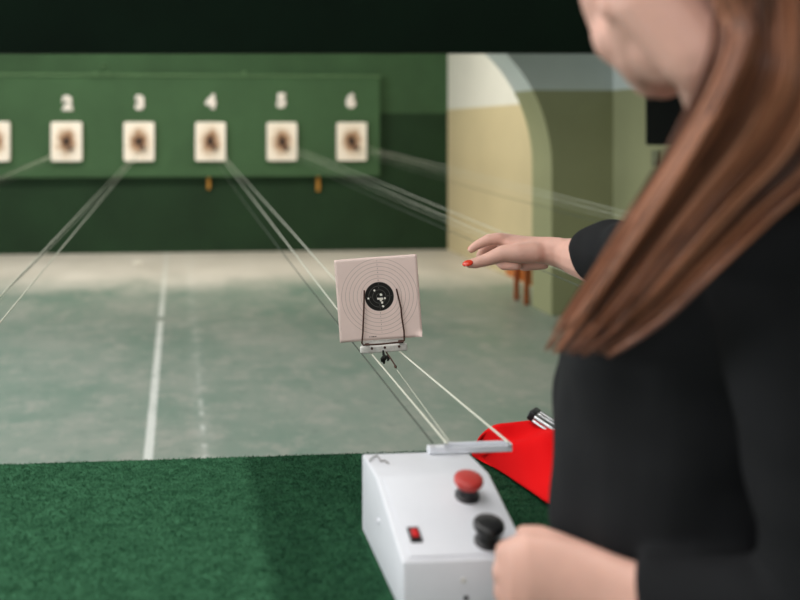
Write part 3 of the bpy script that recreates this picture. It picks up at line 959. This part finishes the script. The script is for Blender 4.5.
# nails of the reaching hand
def nail(c, ax, up, l, w):
    ax = ax.normalized(); up = (up - ax * up.dot(ax)).normalized(); sd_ = ax.cross(up)
    Mx = Matrix(((ax.x, sd_.x, up.x), (ax.y, sd_.y, up.y), (ax.z, sd_.z, up.z)))
    bm = bmesh.new(); add_ball(bm, c, (l, w, .0028), 3, Mx)
    o = build('fingernail', bm, M['nail'], per, 180); o['label'] = 'orange-red painted nail'
nail(P(467.6, 263.2, 1.8915), P(466, 264.6, 1.893) - P(473, 262.3, 1.893), Uu * .8 - Ff * .9, .0105, .0065)
nail(P(470.4, 247.8, 1.947), P(470, 249, 1.94) - P(475, 244.5, 1.94), Ff * .9 - Rr * .6, .006, .0045)

# --- black jacket: torso and both sleeves in one cloth surface
bm = bmesh.new()
torso(bm, .004, 1.0)
add_capsule(bm, [RD(.545, 1.075, 1.29), RD(.53, 1.06, 1.315)], [.066, .062])
add_tube(bm, bez([LSh + Vector((.0, .02, .0)), LSh.lerp(LEl, .35), LEl], 14), [.066 - .006 * i / 13 for i in range(14)], 20)
add_ball(bm, LSh, .066, 3); add_ball(bm, LEl, .060, 3)
add_tube(bm, bez([LEl, LEl.lerp(LCf, .5) + Vector((0, 0, -.006)), LCf], 12), [.060 - .011 * i / 11 for i in range(12)], 20)
add_tube(bm, bez([RSh, RSh.lerp(REl, .5), REl], 12), [.066 - .008 * i / 11 for i in range(12)], 20)
add_ball(bm, RSh, .068, 3); add_ball(bm, REl, .058, 3)
add_tube(bm, bez([REl, REl.lerp(RCf, .5), RCf], 12), [.057 - .002 * i / 11 for i in range(12)], 20)
add_capsule(bm, [RD(.545, 1.075, 1.27), LSh], [.060, .058]); add_capsule(bm, [RD(.55, 1.09, 1.26), RSh], [.058, .06])
jac = fuse('jacket', bm, M['blazer'], per, .0065, 5)
tx = bpy.data.textures.new('cloth_folds', 'CLOUDS'); tx.noise_scale = 0.11; tx.noise_depth = 1
dm = jac.modifiers.new('folds', 'DISPLACE'); dm.texture = tx; dm.strength = .024; dm.mid_level = .55; dm.texture_coords = 'LOCAL'
jac['label'] = 'black jacket'
# trousers and shoes
bm = bmesh.new()
add_loft(bm, [(RD(.555, .97, .66), fdir * .125, ldir * .155), (RD(.55, .975, .74), fdir * .13, ldir * .15), (RD(.53, 1.0, .80), fdir * .12, ldir * .14)], 32)
for hip, fx in ((hipL, RD(.55, .88, 0.05)), (hipR, RD(.60, 1.05, .05))):
    h2 = hip.copy(); h2.z = .70
    kn = h2.lerp(fx, .5) + fdir * .012
    add_tube(bm, bez([h2, kn, fx], 14), [.092 - .032 * i / 13 for i in range(14)], 20)
fuse('trousers', bm, M['blazer'], per, .008, 5)
for fx in (RD(.55, .88, 0.0), RD(.60, 1.05, .0)):
    bm = bmesh.new()
    add_loft(bm, [(fx + fdir * a + Vector((0, 0, h_)), ldir * w_, Uu * h_) for a, w_, h_ in ((-.05, .022, .024), (-.02, .036, .05), (.03, .038, .048), (.09, .042, .032), (.14, .04, .026), (.175, .018, .014))], 20)
    build('shoe', bm, M['shoe'], per, 180)

# --- long hair: locks from the crown past the neck, over the near shoulder, down the chest
gl = [(690, -230, .93), (738, -186, .835), (754, -110, .798), (744, -50, .788), (739, 0, .80), (731, 60, .80), (703, 120, .835), (660, 188, .90), (611, 262, .985), (570, 322, 1.06), (549, 352, 1.09)]
gr = [(705, -226, .97), (782, -178, .925), (818, -100, .895), (830, -40, .875), (834, 10, .86), (836, 65, .845), (830, 118, .845), (808, 166, .855), (757, 212, .865), (701, 268, .905), (652, 316, .965)]
gr.append((600, 352, 1.03)); gl.insert(5, (737, 30, .80))
gf = [(676, -228, .95), (640, -205, .875), (638, -155, .818), (668, -95, .796), (706, -40, .788)] + gl[5:]
gf.insert(5, (728, 5, .80))
gf = gf[:12]
gb = [(715, -222, .99), (780, -170, 1.03), (812, -90, 1.045), (826, -30, 1.03), (834, 25, 1.0), (838, 75, .96), (834, 122, .91), (812, 170, .885), (760, 216, .885), (704, 270, .92), (655, 318, .975), (603, 353, 1.035)]
bm = bmesh.new()
rnd = random.Random(11)
HMI = HM.inverted()
GL, GR, GB, GFR = [bez([P(*q_) for q_ in g_], 34) for g_ in (gl, gr, gb, gf)]
def lock(A, B, f, depth, rad, wob, L_=26, squeeze=0.0):
    pts, rs = [], []
    ph, ph2 = rnd.uniform(0, 6.28), rnd.uniform(0, 6.28)
    hsh = rnd.random()
    n = int(34 * L_ / 26)
    for i in range(n):
        s = i / 33
        ff = f + math.sin(s * 5 + ph) * wob * (0.3 + s)
        p = A[i].lerp(B[i], ff)
        p = p + Ff * (depth + .006 * math.sin(s * 6 + ph2))
        p = p + Ff * (-.018 * math.sin(math.pi * min(max(ff, 0), 1))) * min(1, s * 2)
        q = HMI @ p                                   # keep the lock on the outside of the skull
        ev = Vector((q.x / .0835, (q.y + .016) / .1015, (q.z - .040) / .099))
        if ev.length < 1.0 and ev.length > .05:
            ev = ev / ev.length * (1.0 + .02 * hsh)
            p = HM @ Vector((ev.x * .0835, ev.y * .1015 - .016, ev.z * .099 + .040))
        pts.append(p)
        rs.append(rad * min(1, .35 + s * 6) * (1 - max(0, (i / (n - 1)) - .72) / .28 * .85))
    nf = len(bm.faces)
    add_tube(bm, pts, rs, 7, True, .75)
    tone = .5 + .30 * math.sin(f * 21 + .6) + .16 * math.sin(f * 47) + rnd.uniform(-.28, .28)
    mi = 0 if tone < .28 else 1 if tone < .58 else 2 if tone < .85 else 3
    bm.faces.ensure_lookup_table()
    for q_ in range(nf, len(bm.faces)): bm.faces[q_].material_index = mi
for i in range(620):
    lock(GL, GR, rnd.betavariate(.95, .95), rnd.uniform(-.004, .026), rnd.uniform(.0014, .0034), .03, rnd.randint(20, 26))
for i in range(36):
    lock(GL, GR, rnd.uniform(-.03, .06), rnd.uniform(0, .03), rnd.uniform(.0016, .003), .05, rnd.randint(22, 26))
for i in range(260):
    lock(GR, GB, rnd.uniform(.0, 1.0), rnd.uniform(-.004, .01), rnd.uniform(.002, .0045), .02, rnd.randint(20, 26))
for i in range(160):
    lock(GFR, GL, rnd.uniform(.0, 1.0), rnd.uniform(-.003, .006), rnd.uniform(.0022, .0042), .015, rnd.randint(20, 25))
hair = build('hair', bm, M['hair0'], per, 180)
for k_ in (1, 2, 3): hair.data.materials.append(M[f'hair{k_}'])
hair['label'] = 'long straight brown hair'
# under layer on the skull
bm = bmesh.new()
add_ball(bm, H(0, -.016, .040), (.080, .098, .0955), 4, HR)
dl = [v for v in bm.verts if ((HM.inverted() @ v.co).y > .052 - .3 * max(0, (HM.inverted() @ v.co).z - .06) or ((HM.inverted() @ v.co).z < -.005 and (HM.inverted() @ v.co).y > -.028) or (HM.inverted() @ v.co).z < -.05)]
bmesh.ops.delete(bm, geom=dl, context='VERTS')
cap = build('hair_cap', bm, M['hair_under'], per, 180); cap.parent = hair; cap.location = (0, 0, 0)
sm = cap.modifiers.new('s', 'SOLIDIFY'); sm.thickness = .006

# ------------------------------------------------------------------ light
def area(name, loc, target, sx, sy, energy, color, spread=None):
    l = bpy.data.lights.new(name, 'AREA'); l.shape = 'RECTANGLE'; l.size = sx; l.size_y = sy; l.energy = energy; l.color = color
    if spread: l.spread = math.radians(spread)
    o = bpy.data.objects.new(name, l); COL.objects.link(o)
    o.location = loc
    d = Vector(target) - Vector(loc)
    o.rotation_euler = d.to_track_quat('-Z', 'Y').to_euler()
    return o

area('daylight_left', (-4.9, 5.2, 1.75), (0, 5.2, 1.2), 4.0, 1.5, 235, (.93, .97, 1.0))
area('target_lamps', (-0.3, 8.9, 2.9), (-.2, 9.6, 0), 5.5, .5, 95, (1.0, .94, .83))
area('range_lamps', (0.2, 4.4, 2.93), (0.2, 4.4, 0), 5.0, .6, 30, (1.0, .97, .92))
area('daylight_back', (-1.2, -2.5, 1.75), (-.6, 2, 1.0), 3.6, 1.5, 70, (.95, .97, 1.0))
area('room_lamps', (-0.8, 1.3, 2.93), (-.5, 1.4, 0), 3.0, 1.8, 68, (1.0, .97, .95))
w = bpy.data.worlds.new('world'); SC.world = w; w.use_nodes = True
w.node_tree.nodes['Background'].inputs[0].default_value = (.5, .53, .56, 1)
w.node_tree.nodes['Background'].inputs[1].default_value = 0.4

# ------------------------------------------------------------------ camera
cam = bpy.data.cameras.new('camera'); cam.sensor_width = 36; cam.sensor_fit = 'HORIZONTAL'
cam.lens = 36.0 * FPX / 800
cam.shift_x = (400 - CU) / 800
cam.shift_y = -(300 - CV) / 800
cam.dof.use_dof = True
cam.dof.focus_distance = 2.06
cam.dof.aperture_fstop = cam.lens / 17.5
cam.clip_start = .05
co = bpy.data.objects.new('camera', cam); COL.objects.link(co)
co.location = (0, 0, CAMZ)
co.rotation_euler = (math.radians(90), 0, -YAW)
SC.camera = co

SC.view_settings.view_transform = 'Standard'
SC.view_settings.look = 'None'
SC.view_settings.exposure = 0.25
SC.view_settings.gamma = 1.0
SC.view_settings.use_curve_mapping = False
